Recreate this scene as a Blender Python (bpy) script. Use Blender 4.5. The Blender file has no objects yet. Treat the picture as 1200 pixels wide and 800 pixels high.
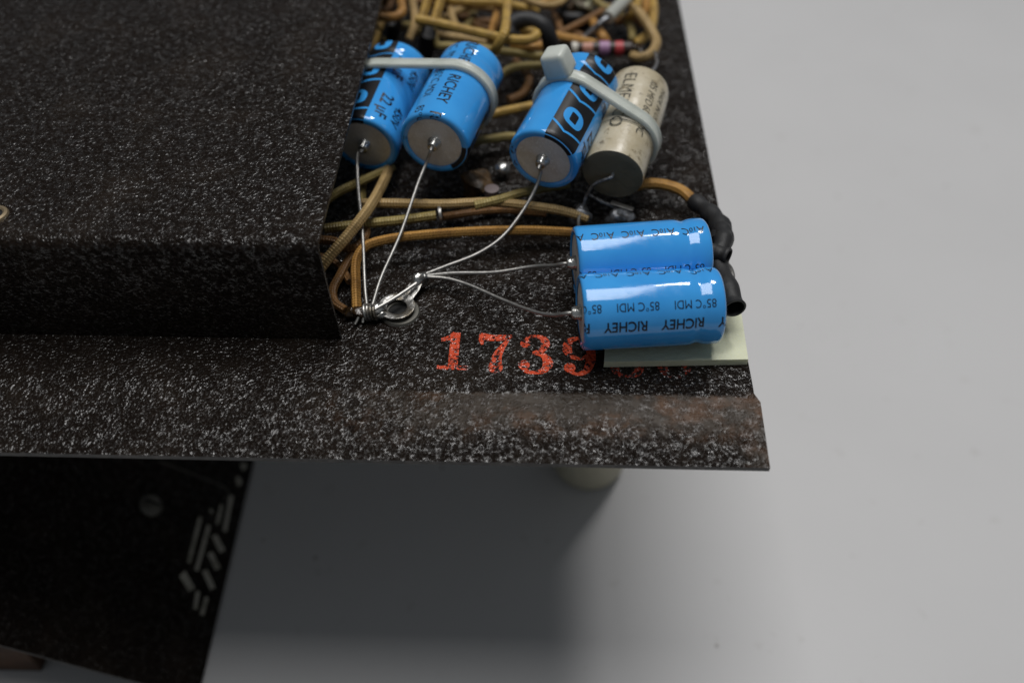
import bpy, bmesh, math, random
from mathutils import Vector as V, Matrix
from mathutils.geometry import intersect_line_line
random.seed(7)
R_ = math.radians
S = 0.001                       # all shapes are written in millimetres
TAB = 120.0                      # chassis plate top above the table
COL = bpy.context.scene.collection
sc = bpy.context.scene

# ------------------------------------------------------------------ camera
F_PX, CAM_H = 1100.0, 148.0
def cv(u, v): return V((u-600.0, 400.0-v, -F_PX))
AY = cv(649, -761).normalized()
AX = cv(0, 530).cross(cv(900, 548)).cross(AY).normalized()
if AX.x < 0: AX = -AX
AZ = AX.cross(AY)
ROT = Matrix((AX, AY, AZ))      # camera vector -> world vector
def P(u, v, z):
    """photo pixel -> point (mm) on the level z mm above the plate"""
    r = ROT @ cv(u, v); t = (z-CAM_H)/r.z
    return V((0, 0, CAM_H)) + r*t
def W(p): return V((p[0]*S, p[1]*S, (p[2]+TAB)*S))
cam = bpy.data.cameras.new('camera'); camo = bpy.data.objects.new('camera', cam); COL.objects.link(camo)
camo.matrix_world = Matrix.Translation(W((0, 0, CAM_H))) @ ROT.to_4x4()
cam.sensor_fit = 'HORIZONTAL'; cam.sensor_width = 36; cam.lens = 36*F_PX/1200
cam.clip_start = 0.005; cam.clip_end = 20
cam.dof.use_dof = True; cam.dof.focus_distance = 0.202; cam.dof.aperture_fstop = 8.2
sc.camera = camo

# ------------------------------------------------------------------ light
w = bpy.data.worlds.new('World'); sc.world = w; w.use_nodes = True
bg = w.node_tree.nodes['Background']; bg.inputs[0].default_value = (0.80, 0.86, 0.92, 1); bg.inputs[1].default_value = 0.13
def area(name, loc, tgt, sx, sy, power, col):
    l = bpy.data.lights.new(name, 'AREA'); l.shape = 'RECTANGLE'; l.size = sx; l.size_y = sy; l.energy = power; l.color = col
    o = bpy.data.objects.new(name, l); COL.objects.link(o); o.location = loc
    d = V(tgt)-V(loc); o.rotation_euler = d.to_track_quat('-Z', 'Y').to_euler(); return o
area('ceiling_panel_light', (-0.06, 0.30, 1.44), (-0.06, 0.30, 0), 0.62, 0.86, 10.5, (1.0, 0.99, 0.98))
area('back_lamp_light', (0.34, 0.80, 1.33), (0.0, 0.15, 0.07), 0.18, 0.18, 4.6, (1.0, 0.985, 0.97))
sc.view_settings.view_transform = 'Standard'; sc.view_settings.look = 'None'
sc.view_settings.exposure = 0; sc.view_settings.gamma = 1
sc.render.engine = 'CYCLES'

# ------------------------------------------------------------------ materials
MATS = {}
class NT:
    def __init__(s, name):
        s.m = bpy.data.materials.new(name); s.m.use_nodes = True; s.t = s.m.node_tree; s.b = s.t.nodes['Principled BSDF']; MATS[name] = s.m
    def n(s, typ, **kw):
        nd = s.t.nodes.new(typ)
        for k, v in kw.items():
            if k.startswith('_'): setattr(nd, k[1:], v)
            else: nd.inputs[k.replace('__', ' ')].default_value = v
        return nd
    def l(s, a, b): s.t.links.new(a, b)
    def pos(s): return s.n('ShaderNodeNewGeometry').outputs['Position']
    def obj(s): return s.n('ShaderNodeTexCoord').outputs['Object']
    def noise(s, vec, scale, detail=3, rough=0.55, dist=0):
        x = s.n('ShaderNodeTexNoise', Scale=scale, Detail=detail, Roughness=rough, Distortion=dist); s.l(vec, x.inputs['Vector']); return x.outputs['Fac']
    def vor(s, vec, scale, feature='F1'):
        x = s.n('ShaderNodeTexVoronoi', Scale=scale, _feature=feature); s.l(vec, x.inputs['Vector']); return x.outputs['Distance']
    def ramp(s, fac, stops):
        r = s.n('ShaderNodeValToRGB'); e = r.color_ramp.elements
        while len(e) < len(stops): e.new(0.5)
        for el, (p, c) in zip(e, stops):
            el.position = p; el.color = c if len(c) == 4 else (*c, 1)
        s.l(fac, r.inputs[0]); return r.outputs[0]
    def mr(s, v, a, b, c=0, d=1):
        r = s.n('ShaderNodeMapRange'); r.inputs[1].default_value = a; r.inputs[2].default_value = b; r.inputs[3].default_value = c; r.inputs[4].default_value = d
        r.interpolation_type = 'SMOOTHSTEP'; s.l(v, r.inputs[0]); return r.outputs[0]
    def math(s, op, a, b=None):
        x = s.n('ShaderNodeMath', _operation=op)
        for i, q in enumerate((a, b)):
            if q is None: continue
            if isinstance(q, (int, float)): x.inputs[i].default_value = q
            else: s.l(q, x.inputs[i])
        return x.outputs[0]
    def mix(s, f, a, b):
        x = s.n('ShaderNodeMix', _data_type='RGBA')
        for i, q in ((0, f), (6, a), (7, b)):
            if isinstance(q, (int, float)): x.inputs[i].default_value = q if i == 0 else (q, q, q, 1)
            elif isinstance(q, tuple): x.inputs[i].default_value = (*q, 1)
            else: s.l(q, x.inputs[i])
        return x.outputs[2]
    def bump(s, h, dist, strength=1.0, normal=None):
        b = s.n('ShaderNodeBump', Distance=dist); 
        if isinstance(strength, (int, float)): b.inputs['Strength'].default_value = strength
        else: s.l(strength, b.inputs['Strength'])
        s.l(h, b.inputs['Height'])
        if normal: s.l(normal, b.inputs['Normal'])
        return b.outputs[0]
    def set(s, **kw):
        for k, v in kw.items():
            k = k.replace('_', ' ')
            i = s.b.inputs[k]
            if isinstance(v, (int, float)): i.default_value = v
            elif isinstance(v, tuple): i.default_value = (*v, 1) if (len(v) == 3 and i.type == 'RGBA') else v
            else: s.l(v, i)
        return s

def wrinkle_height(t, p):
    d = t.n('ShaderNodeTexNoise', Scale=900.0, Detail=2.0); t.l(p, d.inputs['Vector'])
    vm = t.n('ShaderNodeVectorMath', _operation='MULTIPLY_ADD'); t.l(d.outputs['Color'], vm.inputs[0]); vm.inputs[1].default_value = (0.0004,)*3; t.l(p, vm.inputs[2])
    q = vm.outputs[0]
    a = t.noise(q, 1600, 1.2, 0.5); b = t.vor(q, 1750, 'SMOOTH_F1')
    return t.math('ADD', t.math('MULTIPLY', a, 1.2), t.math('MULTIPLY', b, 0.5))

BEND_Y = P(760, 462, 0).y*S
def wrinkle(name, worn=False, dist=0.00033, base=(0.0095, 0.0070, 0.0056), dust=0.0):
    t = NT(name); p = t.pos(); h = wrinkle_height(t, p)
    patch = t.noise(p, 60, 3)
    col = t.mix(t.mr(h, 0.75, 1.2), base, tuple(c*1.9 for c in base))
    col = t.mix(t.math('MULTIPLY', t.mr(patch, 0.45, 0.75), 0.35), col, (0.030, 0.022, 0.016))
    rough = t.mr(t.noise(p, 500, 2), 0.35, 0.65, 0.16, 0.30)
    spec = t.math('MULTIPLY', t.mr(h, 0.66, 0.95, 0.15, 1.0 if name != 'wrinkle_panel' else 0.45), t.mr(t.noise(p, 680, 3, 0.6), 0.45, 0.62, 0.08, 0.88))
    if worn:
        sx = t.n('ShaderNodeSeparateXYZ'); t.l(p, sx.inputs[0])
        wob = t.math('MULTIPLY', t.math('SUBTRACT', t.noise(p, 45, 3), 0.5), 0.012)
        y = t.math('ADD', sx.outputs[1], wob)
        dy = t.math('SUBTRACT', y, BEND_Y-0.0034); du = t.math('SUBTRACT', t.math('ADD', sx.outputs[1], t.math('MULTIPLY', wob, 0.12)), BEND_Y-0.0034)
        m1 = t.math('MULTIPLY', t.mr(dy, -0.0105, -0.0020), t.math('SUBTRACT', 1.0, t.mr(du, 0.0030, 0.0040)))
        mx = t.mr(sx.outputs[0], -0.060, 0.000)
        m = t.math('MULTIPLY', m1, mx)
        fleck = t.mr(t.noise(p, 420, 4, 0.65), 0.36, 0.60)
        edge = t.mr(t.math('ADD', sx.outputs[0], t.math('MULTIPLY', wob, 0.35)), 0.0385, 0.0445)
        edge = t.math('MULTIPLY', edge, t.math('SUBTRACT', 1.0, t.mr(sx.outputs[1], BEND_Y-0.001, BEND_Y+0.004)))
        m = t.math('MAXIMUM', m, t.math('MULTIPLY', edge, 0.8))
        mf = t.math('MULTIPLY', m, t.math('MAXIMUM', fleck, t.math('MULTIPLY', m, 0.75)))
        sc_ = t.n('ShaderNodeVectorMath', _operation='MULTIPLY'); t.l(p, sc_.inputs[0]); sc_.inputs[1].default_value = (0.12, 1, 1)
        streak = t.noise(sc_.outputs[0], 900, 3)
        rust = t.mix(t.mr(t.noise(p, 150, 4), 0.45, 0.65), (0.044, 0.032, 0.022), (0.095, 0.046, 0.021))
        rust = t.mix(t.math('MULTIPLY', t.mr(streak, 0.5, 0.7), 0.45), rust, (0.075, 0.062, 0.050))
        col = t.mix(mf, col, rust)
        rough = t.mix(mf, rough, t.mr(t.noise(p, 260, 3), .35, .65, 0.30, 0.42))
        spec = t.mix(mf, spec, 0.10)
        st = t.math('SUBTRACT', 1.0, t.math('MULTIPLY', mf, 0.93))
        nb = t.bump(h, dist, st)
        nb = t.bump(streak, 0.00004, 1.0, nb)
        t.set(Base_Color=col, Roughness=rough, Normal=nb)
    else:
        t.set(Base_Color=col, Roughness=rough, Normal=t.bump(h, dist))
    t.set(Specular_IOR_Level=spec)
    return t
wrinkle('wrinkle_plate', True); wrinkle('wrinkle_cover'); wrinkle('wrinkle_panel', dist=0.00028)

t = NT('edge_metal'); p = t.pos(); t.set(Base_Color=t.mix(t.mr(t.noise(p, 500, 3), .4, .7), (.012, .011, .010), (.05, .045, .04)), Roughness=0.4)
# stamped red figures: thin ink over the same wrinkle, last two a bit sparser, with the pad's shade put into a darker red
for nm, lo in (('red_ink', 0.675), ('red_ink_thin_shaded', 0.70)):
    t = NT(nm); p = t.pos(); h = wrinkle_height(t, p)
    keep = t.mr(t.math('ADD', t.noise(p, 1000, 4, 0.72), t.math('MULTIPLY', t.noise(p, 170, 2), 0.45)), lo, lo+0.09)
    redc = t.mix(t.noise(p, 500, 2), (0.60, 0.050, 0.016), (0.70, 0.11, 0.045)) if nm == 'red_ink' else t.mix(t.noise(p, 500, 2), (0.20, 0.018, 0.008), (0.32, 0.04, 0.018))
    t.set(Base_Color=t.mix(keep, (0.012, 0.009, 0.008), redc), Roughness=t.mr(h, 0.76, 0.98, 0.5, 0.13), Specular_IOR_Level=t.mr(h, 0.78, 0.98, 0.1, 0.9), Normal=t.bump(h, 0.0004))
t = NT('blue_sleeve'); p = t.obj(); n = t.noise(p, 90, 3)
t.set(Base_Color=t.mix(t.mr(n, .3, .7), (0.042, 0.33, 0.80), (0.055, 0.38, 0.87)), Roughness=t.mr(t.noise(p, 700, 3),   .3, .7, 0.07, 0.13), Specular_IOR_Level=0.6,
      Coat_Weight=0.4, Coat_Roughness=0.05, Normal=t.bump(t.noise(p, 160, 2), 0.00003))
t = NT('black_print'); t.set(Base_Color=(0.010, 0.010, 0.012), Roughness=0.34, Specular_IOR_Level=0.35)
t = NT('blue_print'); t.set(Base_Color=(0.048, 0.35, 0.83), Roughness=0.15)
t = NT('end_aluminium'); p = t.obj(); n = t.noise(p, 160, 4); f = t.noise(p, 1900, 3)
c = t.mix(t.mr(n, .35, .7), (0.80, 0.79, 0.78), (0.66, 0.62, 0.56)); c = t.mix(t.mr(f, .5, .75), c, (0.9, 0.89, 0.87))
t.set(Base_Color=c, Metallic=0.45, Roughness=0.5, Normal=t.bump(f, 0.00008))
t = NT('tinned_wire'); p = t.obj(); t.set(Base_Color=t.mix(t.noise(p, 700, 3), (0.28, 0.27, 0.25), (0.46, 0.45, 0.43)), Metallic=0.9, Roughness=0.42, Normal=t.bump(t.noise(p, 900, 2), 0.00008))
t = NT('solder'); p = t.obj(); t.set(Base_Color=t.mix(t.mr(t.noise(p, 350, 3), .4, .65), (0.62, 0.62, 0.60), (0.20, 0.19, 0.17)), Metallic=0.9, Roughness=0.24, Normal=t.bump(t.noise(p, 420, 3), 0.0005))
t = NT('dull_tin'); p = t.obj(); t.set(Base_Color=t.mix(t.mr(t.noise(p, 380, 4), .4, .65), (0.42, 0.41, 0.39), (0.15, 0.13, 0.10)), Metallic=0.85, Roughness=0.36, Normal=t.bump(t.noise(p, 450, 3), 0.0004))
t = NT('dull_solder'); p = t.obj(); t.set(Base_Color=t.mix(t.mr(t.noise(p, 500, 3), .4, .6), (0.30, 0.31, 0.33), (0.10, 0.10, 0.10)), Metallic=0.7, Roughness=0.42, Normal=t.bump(t.noise(p, 600, 3), 0.0004))
t = NT('flux'); p = t.obj(); t.set(Base_Color=t.mix(t.noise(p, 400, 3), (0.05, 0.025, 0.008), (0.012, 0.010, 0.006)), Roughness=0.2, Normal=t.bump(t.noise(p, 500, 3), 0.0004))
def cloth(name, c1, c2, dirt=0.35):
    t = NT(name); uv = t.n('ShaderNodeTexCoord').outputs['UV']; p = t.obj()
    s = t.n('ShaderNodeSeparateXYZ'); t.l(uv, s.inputs[0])
    a = t.math('MULTIPLY', s.outputs[0], 4.6); b = t.math('MULTIPLY', s.outputs[1], 2*math.pi*4)
    hh = t.math('MULTIPLY', t.math('SINE', t.math('ADD', a, b)), t.math('SINE', t.math('SUBTRACT', a, b)))
    n = t.noise(p, 130, 4); c = t.mix(t.mr(n, .3, .7), c1, c2)
    c = t.mix(t.math('MULTIPLY', t.mr(t.noise(p, 260, 4), .5, .72), dirt), c, (0.05, 0.028, 0.012))
    c = t.mix(t.math('MULTIPLY', t.mr(hh, -0.7, 0.1, 0.28, 0), 1), c, tuple(x*0.4 for x in c1))
    t.set(Base_Color=c, Roughness=0.36, Normal=t.bump(t.math('ADD', hh, t.math('MULTIPLY', t.noise(p, 1500, 3), 1.5)), 0.00012), Specular_IOR_Level=0.4)
cloth('cloth_orange', (0.56, 0.30, 0.080), (0.42, 0.21, 0.055))
cloth('cloth_yellow', (0.55, 0.355, 0.085), (0.42, 0.26, 0.07))
cloth('cloth_olive', (0.42, 0.33, 0.12), (0.31, 0.235, 0.08))
cloth('cloth_tan', (0.52, 0.36, 0.16), (0.41, 0.275, 0.115))
cloth('cloth_brown', (0.26, 0.13, 0.045), (0.17, 0.085, 0.03))
t = NT('black_sleeving'); p = t.obj(); t.set(Base_Color=(0.013, 0.013, 0.014), Roughness=0.58, Normal=t.bump(t.noise(p, 260, 3), 0.0004))
t = NT('black_hole'); t.set(Base_Color=(0.006, 0.006, 0.006), Roughness=0.8)
t = NT('rubber'); p = t.obj(); t.set(Base_Color=(0.012, 0.012, 0.013), Roughness=0.5)
t = NT('nylon'); p = t.obj(); t.set(Base_Color=t.mix(t.mr(t.noise(p, 120, 3), .35, .7), (0.60, 0.63, 0.58), (0.50, 0.53, 0.48)), Roughness=0.32, Subsurface_Weight=0.45, Subsurface_Radius=(0.8, 0.8, 0.75), Subsurface_Scale=0.0016, Normal=t.bump(t.noise(p, 300, 2), 0.00008))
t = NT('waxed_paper'); p = t.obj(); n = t.noise(p, 110, 5, .65)
c = t.mix(t.mr(n, .35, .7), (0.58, 0.52, 0.39), (0.44, 0.37, 0.24)); c = t.mix(t.math('MULTIPLY', t.mr(t.noise(p, 330, 4, .7), .54, .68), .85), c, (0.13, 0.095, 0.045))
t.set(Base_Color=c, Roughness=0.36, Coat_Weight=0.25, Coat_Roughness=0.25, Normal=t.bump(t.noise(p, 240, 4), 0.0003))
t = NT('potting'); p = t.obj(); t.set(Base_Color=t.mix(t.noise(p, 120, 4), (0.24, 0.20, 0.13), (0.15, 0.125, 0.08)), Roughness=0.5, Normal=t.bump(t.noise(p, 300, 3), 0.0003))
t = NT('faded_print'); p = t.obj(); t.set(Base_Color=t.mix(t.mr(t.noise(p, 700, 3), .45, .62), (0.03, 0.03, 0.025), (0.22, 0.20, 0.14)), Roughness=0.5)
t = NT('foam'); p = t.obj(); t.set(Base_Color=t.mix(t.noise(p, 200, 4), (0.76, 0.77, 0.57), (0.66, 0.68, 0.49)), Roughness=0.6, Normal=t.bump(t.noise(p, 900, 4), 0.0002), Subsurface_Weight=0.2, Subsurface_Radius=(1, 1, 0.7), Subsurface_Scale=0.001)
t = NT('table_white'); p = t.pos(); n = t.noise(p, 14, 4); g = t.noise(p, 900, 3)
c = t.mix(t.mr(n, .3, .75), (0.605, 0.60, 0.60), (0.585, 0.58, 0.58)); c = t.mix(t.math('MULTIPLY', t.mr(t.noise(p, 95, 3), .64, .75), .22), c, (0.36, 0.34, 0.31))
sp = t.vor(p, 48); c = t.mix(t.math('MULTIPLY', t.math('SUBTRACT', 1.0, t.mr(sp, 0.020, 0.042)), .65), c, (0.16, 0.13, 0.11))
t.set(Base_Color=c, Roughness=0.5, Specular_IOR_Level=0.3, Normal=t.bump(g, 0.00005))
t = NT('beige_rubber'); p = t.obj(); t.set(Base_Color=t.mix(t.noise(p, 100, 3), (0.52, 0.49, 0.38), (0.42, 0.39, 0.29)), Roughness=0.55)
t = NT('brown_wood'); p = t.obj(); sc_ = t.n('ShaderNodeVectorMath', _operation='MULTIPLY'); t.l(p, sc_.inputs[0]); sc_.inputs[1].default_value = (0.12, 1, 1)
t.set(Base_Color=t.mix(t.mr(t.noise(sc_.outputs[0], 260, 4), .35, .65), (0.11, 0.055, 0.026), (0.045, 0.022, 0.012)), Roughness=0.55)
t = NT('cream_paint'); p = t.obj(); t.set(Base_Color=t.mix(t.mr(t.noise(p, 300, 4), .45, .65), (0.42, 0.40, 0.34), (0.26, 0.25, 0.2)), Roughness=0.5)
t = NT('screw_metal'); t.set(Base_Color=(0.12, 0.115, 0.10), Metallic=0.6, Roughness=0.5)
t = NT('brass'); p = t.obj(); t.set(Base_Color=t.mix(t.noise(p, 500, 3), (0.42, 0.33, 0.20), (0.25, 0.19, 0.12)), Metallic=0.7, Roughness=0.4)
t = NT('resistor_body'); p = t.obj(); t.set(Base_Color=t.mix(t.noise(p, 400, 3), (0.045, 0.022, 0.014), (0.02, 0.012, 0.010)), Roughness=0.4)
for nm, cc in (('band_pink', (0.52, 0.24, 0.17)), ('band_violet', (0.36, 0.19, 0.34)), ('band_red', (0.45, 0.045, 0.05)), ('band_white', (0.6, 0.57, 0.5))):
    t = NT(nm); t.set(Base_Color=cc, Roughness=0.4)
t = NT('clear_sleeve'); t.set(Base_Color=(0.42, 0.43, 0.39), Roughness=0.2, Coat_Weight=0.4)
t = NT('mauve_metal'); p = t.obj(); t.set(Base_Color=t.mix(t.noise(p, 300, 3), (0.19, 0.15, 0.15), (0.12, 0.10, 0.10)), Metallic=0.3, Roughness=0.5)
t = NT('fibre'); p = t.obj(); t.set(Base_Color=t.mix(t.mr(t.noise(p, 320, 4), .4, .62), (0.11, 0.065, 0.028), (0.035, 0.024, 0.014)), Roughness=0.5, Normal=t.bump(t.noise(p, 500, 4), 0.0006))
t = NT('green_corroded'); p = t.obj(); t.set(Base_Color=t.mix(t.mr(t.noise(p, 420, 4), .42, .6), (0.30, 0.30, 0.20), (0.09, 0.07, 0.045)), Metallic=0.3, Roughness=0.4, Normal=t.bump(t.noise(p, 500, 3), 0.0006))

# ------------------------------------------------------------------ mesh helpers (mm in, metres out)
class MB:
    def __init__(s): s.v = []; s.f = []; s.uv = None; s.m = []
    def add(s, verts, faces, mi=0):
        o = len(s.v); s.v += [V(q) for q in verts]; s.f += [tuple(i+o for i in fc) for fc in faces]; s.m += [mi]*len(faces)
    def build(s, name, mat, parent=None, origin=None, smooth=True, sharp=None):
        """origin in plate-mm; children share the parent's origin"""
        og = W(origin) if origin is not None else V((0, 0, 0))
        if parent is not None: og = parent['_o'] and V(parent['_o'])
        me = bpy.data.meshes.new(name)
        me.from_pydata([tuple(W(q)-og) for q in s.v], [], s.f)
        mats = mat if isinstance(mat, (list, tuple)) else [mat]
        for mm in mats: me.materials.append(MATS[mm])
        for pl, mi in zip(me.polygons, s.m): pl.material_index = mi; pl.use_smooth = smooth
        if s.uv:
            lay = me.uv_layers.new(name='UVMap')
            for lp in me.loops: lay.data[lp.index].uv = s.uv[lp.vertex_index]
        bm = bmesh.new(); bm.from_mesh(me); bmesh.ops.recalc_face_normals(bm, faces=bm.faces) if not getattr(s, 'keep', False) else None
        if smooth:
            for e in bm.edges:
                if len(e.link_faces) == 2 and e.calc_face_angle(0) > R_(sharp or 42): e.smooth = False
        bm.to_mesh(me); bm.free()
        o = bpy.data.objects.new(name, me); COL.objects.link(o)
        if parent is not None: o.parent = parent
        else: o.location = og
        o['_o'] = tuple(og)
        return o
def thing(name, label, cat, base, group=None):
    o = bpy.data.objects.new(name, None); COL.objects.link(o); o.empty_display_size = 0.005
    o.location = W(base); o['_o'] = tuple(W(base)); return tag(o, label, cat, group)
def tag(o, label, cat, group=None):
    o['label'] = label; o['category'] = cat
    if group: o['group'] = group
    return o

def spline(pts, step=0.7):
    pts = [V(q) for q in pts]
    if len(pts) == 2: return [pts[0].lerp(pts[1], i/8) for i in range(9)]
    ext = [pts[0]*2-pts[1]] + pts + [pts[-1]*2-pts[-2]]
    out = []
    for i in range(1, len(ext)-2):
        a, b, c, d = ext[i-1:i+3]; n = max(3, int((c-b).length/step))
        # centripetal Catmull-Rom through Barry-Goldman
        tt = [0]
        for q, r in ((a, b), (b, c), (c, d)): tt.append(tt[-1]+max(1e-4, (r-q).length)**0.5)
        for k in range(n):
            t = tt[1]+(tt[2]-tt[1])*k/n
            L = lambda p0, p1, t0, t1: p0*((t1-t)/(t1-t0))+p1*((t-t0)/(t1-t0))
            A1 = L(a, b, tt[0], tt[1]); A2 = L(b, c, tt[1], tt[2]); A3 = L(c, d, tt[2], tt[3])
            B1 = L(A1, A2, tt[0], tt[2]); B2 = L(A2, A3, tt[1], tt[3])
            out.append(L(B1, B2, tt[1], tt[2]))
    out.append(pts[-1]); return out
def frames(path, closed=False):
    n = len(path); T = []
    for i in range(n):
        a = path[i-1] if (i or closed) else path[0]; b = path[(i+1) % n] if (i < n-1 or closed) else path[-1]
        T.append((b-a).normalized())
    nrm = T[0].orthogonal().normalized(); N = [nrm]
    for i in range(1, n):
        nrm = (nrm - T[i]*nrm.dot(T[i])).normalized(); N.append(nrm)
    return T, N
def tube(mb, pts, r, seg=12, raw=False, cap=True, hollow=None, jitter=0.0):
    path = [V(q) for q in pts] if raw else spline(pts)
    T, N = frames(path); n = len(path); vs = []; uvs = []; L = 0
    for i, q in enumerate(path):
        if i: L += (q-path[i-1]).length
        B = T[i].cross(N[i]); rr = r(i/(n-1)) if callable(r) else r
        if jitter: rr *= 1+random.uniform(-jitter, jitter)
        for k in range(seg):
            a = 2*math.pi*k/seg; vs.append(q+(N[i]*math.cos(a)+B*math.sin(a))*rr); uvs.append((L, k/seg))
    fs = [(i*seg+k, i*seg+(k+1) % seg, (i+1)*seg+(k+1) % seg, (i+1)*seg+k) for i in range(n-1) for k in range(seg)]
    if cap: fs += [tuple(range(seg))[::-1], tuple((n-1)*seg+k for k in range(seg))]
    o = len(mb.v); 
    if mb.uv is None: mb.uv = [(0, 0)]*o
    mb.add(vs, fs); mb.uv += uvs
    return mb
def lathe(mb, prof, N, a, e1, e2, seg=48, mi=0):
    """prof [(r, z)] revolved about axis a from N"""
    vs = []; ring = []
    for (r, z) in prof:
        if r < 1e-5: ring.append([len(vs)]*seg); vs.append(N+a*z)
        else:
            ring.append(list(range(len(vs), len(vs)+seg)))
            for k in range(seg):
                t_ = 2*math.pi*k/seg; vs.append(N+a*z+(e1*math.cos(t_)+e2*math.sin(t_))*r)
    fs = []
    for i in range(len(prof)-1):
        A, B = ring[i], ring[i+1]
        for k in range(seg):
            q = (A[k], A[(k+1) % seg], B[(k+1) % seg], B[k]); q = tuple(dict.fromkeys(q))
            if len(q) > 2: fs.append(q)
    mb.add(vs, fs, mi); return mb
def box(mb, c, sx, sy, sz, ax=None, bev=0.0, taper=1.0):
    ex, ey, ez = ax or (V((1, 0, 0)), V((0, 1, 0)), V((0, 0, 1)))
    bm = bmesh.new(); bmesh.ops.create_cube(bm, size=1)
    for v in bm.verts:
        k = taper if v.co.z > 0 else 1.0
        v.co = V((v.co.x*sx*k, v.co.y*sy*k, v.co.z*sz))
    if bev: bmesh.ops.bevel(bm, geom=list(bm.edges), offset=bev, segments=3, affect='EDGES', profile=0.6)
    bm.verts.index_update()
    mb.add([V(c)+ex*v.co.x+ey*v.co.y+ez*v.co.z for v in bm.verts], [tuple(v.index for v in f.verts) for f in bm.faces]); bm.free(); return mb
def blob(mb, c, rx, ry, rz, rough=0.15, ax=None, sub=3):
    ex, ey, ez = ax or (V((1, 0, 0)), V((0, 1, 0)), V((0, 0, 1)))
    bm = bmesh.new(); bmesh.ops.create_icosphere(bm, subdivisions=sub, radius=1)
    ph = [random.uniform(0, 6.28) for _ in range(6)]
    for v in bm.verts:
        q = v.co; k = 1+rough*(math.sin(3*q.x+ph[0])*math.sin(2.6*q.y+ph[1])+0.6*math.sin(5*q.z+ph[2]+2*q.x)+0.4*math.sin(6*q.y+ph[3]))
        v.co = q*k
    bm.verts.index_update()
    mb.add([V(c)+ex*(v.co.x*rx)+ey*(v.co.y*ry)+ez*(v.co.z*rz) for v in bm.verts], [tuple(v.index for v in f.verts) for f in bm.faces]); bm.free(); return mb
def smoothpts(pts2, n=10):
    return [V((q.x, q.y)) for q in spline([V((a, b, 0)) for a, b in pts2], 0.06)]

# flat lettering -> 2D triangles
_tc = {}
def text2d(txt, size, sx=1.0, bold=0.0, cut=0.55):
    key = (txt, size, sx, bold)
    if key in _tc: return _tc[key]
    cu = bpy.data.curves.new('t', 'FONT'); cu.body = txt; cu.size = size; cu.offset = bold; cu.resolution_u = 4
    ob = bpy.data.objects.new('t', cu); COL.objects.link(ob)
    dg = bpy.context.evaluated_depsgraph_get(); me = bpy.data.meshes.new_from_object(ob.evaluated_get(dg))
    bm = bmesh.new(); bm.from_mesh(me)
    for v in bm.verts: v.co.x *= sx
    ys = [v.co.y for v in bm.verts]; xs = [v.co.x for v in bm.verts]
    y = min(ys)+cut
    while y < max(ys):
        bmesh.ops.bisect_plane(bm, geom=bm.verts[:]+bm.edges[:]+bm.faces[:], plane_co=(0, y, 0), plane_no=(0, 1, 0)); y += cut
    bmesh.ops.triangulate(bm, faces=bm.faces[:]); bm.verts.index_update()
    r = ([(v.co.x, v.co.y) for v in bm.verts], [tuple(v.index for v in f.verts) for f in bm.faces], max(xs))
    bm.free(); COL.objects.unlink(ob); bpy.data.objects.remove(ob); bpy.data.curves.remove(cu); bpy.data.meshes.remove(me)
    _tc[key] = r; return r

# ------------------------------------------------------------------ setting: the white table top
m = MB(); nx = 24
m.add([(-900, -700, -TAB), (900, -700, -TAB), (900, 1400, -TAB), (-900, 1400, -TAB)], [(0, 1, 2, 3)])
tb = m.build('table_top', 'table_white', smooth=False); tb['kind'] = 'structure'

# ------------------------------------------------------------------ chassis plate
RX = P(878, 430, 0).x                       # right edge
yb = P(760, 458, 0).y; yf = P(450, 539, -2.6).y
chassis = thing('radio_chassis', 'black wrinkle painted metal chassis plate with red stamped number and worn front edge', 'chassis', (0, 200, 0))
XL, YB = -190.0, 420.0
th = 1.1
def prof_plate():
    """(y, z) of the top face from back to front: flat, soft bend, sloping lip"""
    out = [(YB, 0), (300, 0), (200, 0), (yb+2.2, 0), (yb+1.0, -0.05), (yb, -0.18)]
    slope = (2.6-0.18)/(yb-yf)
    for k in range(1, 9): 
        y = yb+(yf-yb)*k/8; out.append((y, -0.18-slope*(yb-y)))
    return out
pp = prof_plate(); m = MB(); xs = [XL, -60, 0, None]
for (y, z) in pp:
    rx = RX + (1.1 if y < yb-0.5 else 0.0)
    for x in (XL, -60, 0, rx): m.v.append(V((x, y, z)))
k4 = len(pp)
for i in range(k4-1):
    for j in range(3): m.f.append((i*4+j, i*4+j+1, (i+1)*4+j+1, (i+1)*4+j)); m.m.append(0)
n0 = len(m.v)
for (y, z) in pp:
    rx = RX + (1.1 if y < yb-0.5 else 0.0)
    for x in (XL, -60, 0, rx): m.v.append(V((x, y, z-th)))
for i in range(k4-1):
    for j in range(3): m.f.append((n0+i*4+j, n0+(i+1)*4+j, n0+(i+1)*4+j+1, n0+i*4+j+1)); m.m.append(1)
    m.f.append((i*4+3, n0+i*4+3, n0+(i+1)*4+3, (i+1)*4+3)); m.m.append(1)
    m.f.append((i*4, (i+1)*4, n0+(i+1)*4, n0+i*4)); m.m.append(1)
for j in range(3):
    a = (k4-1)*4+j; m.f.append((a, a+1, n0+a+1, n0+a)); m.m.append(1)
    m.f.append((j, n0+j, n0+j+1, j+1)); m.m.append(1)
m.build('base_plate', ['wrinkle_plate', 'edge_metal'], chassis, sharp=35)
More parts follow.
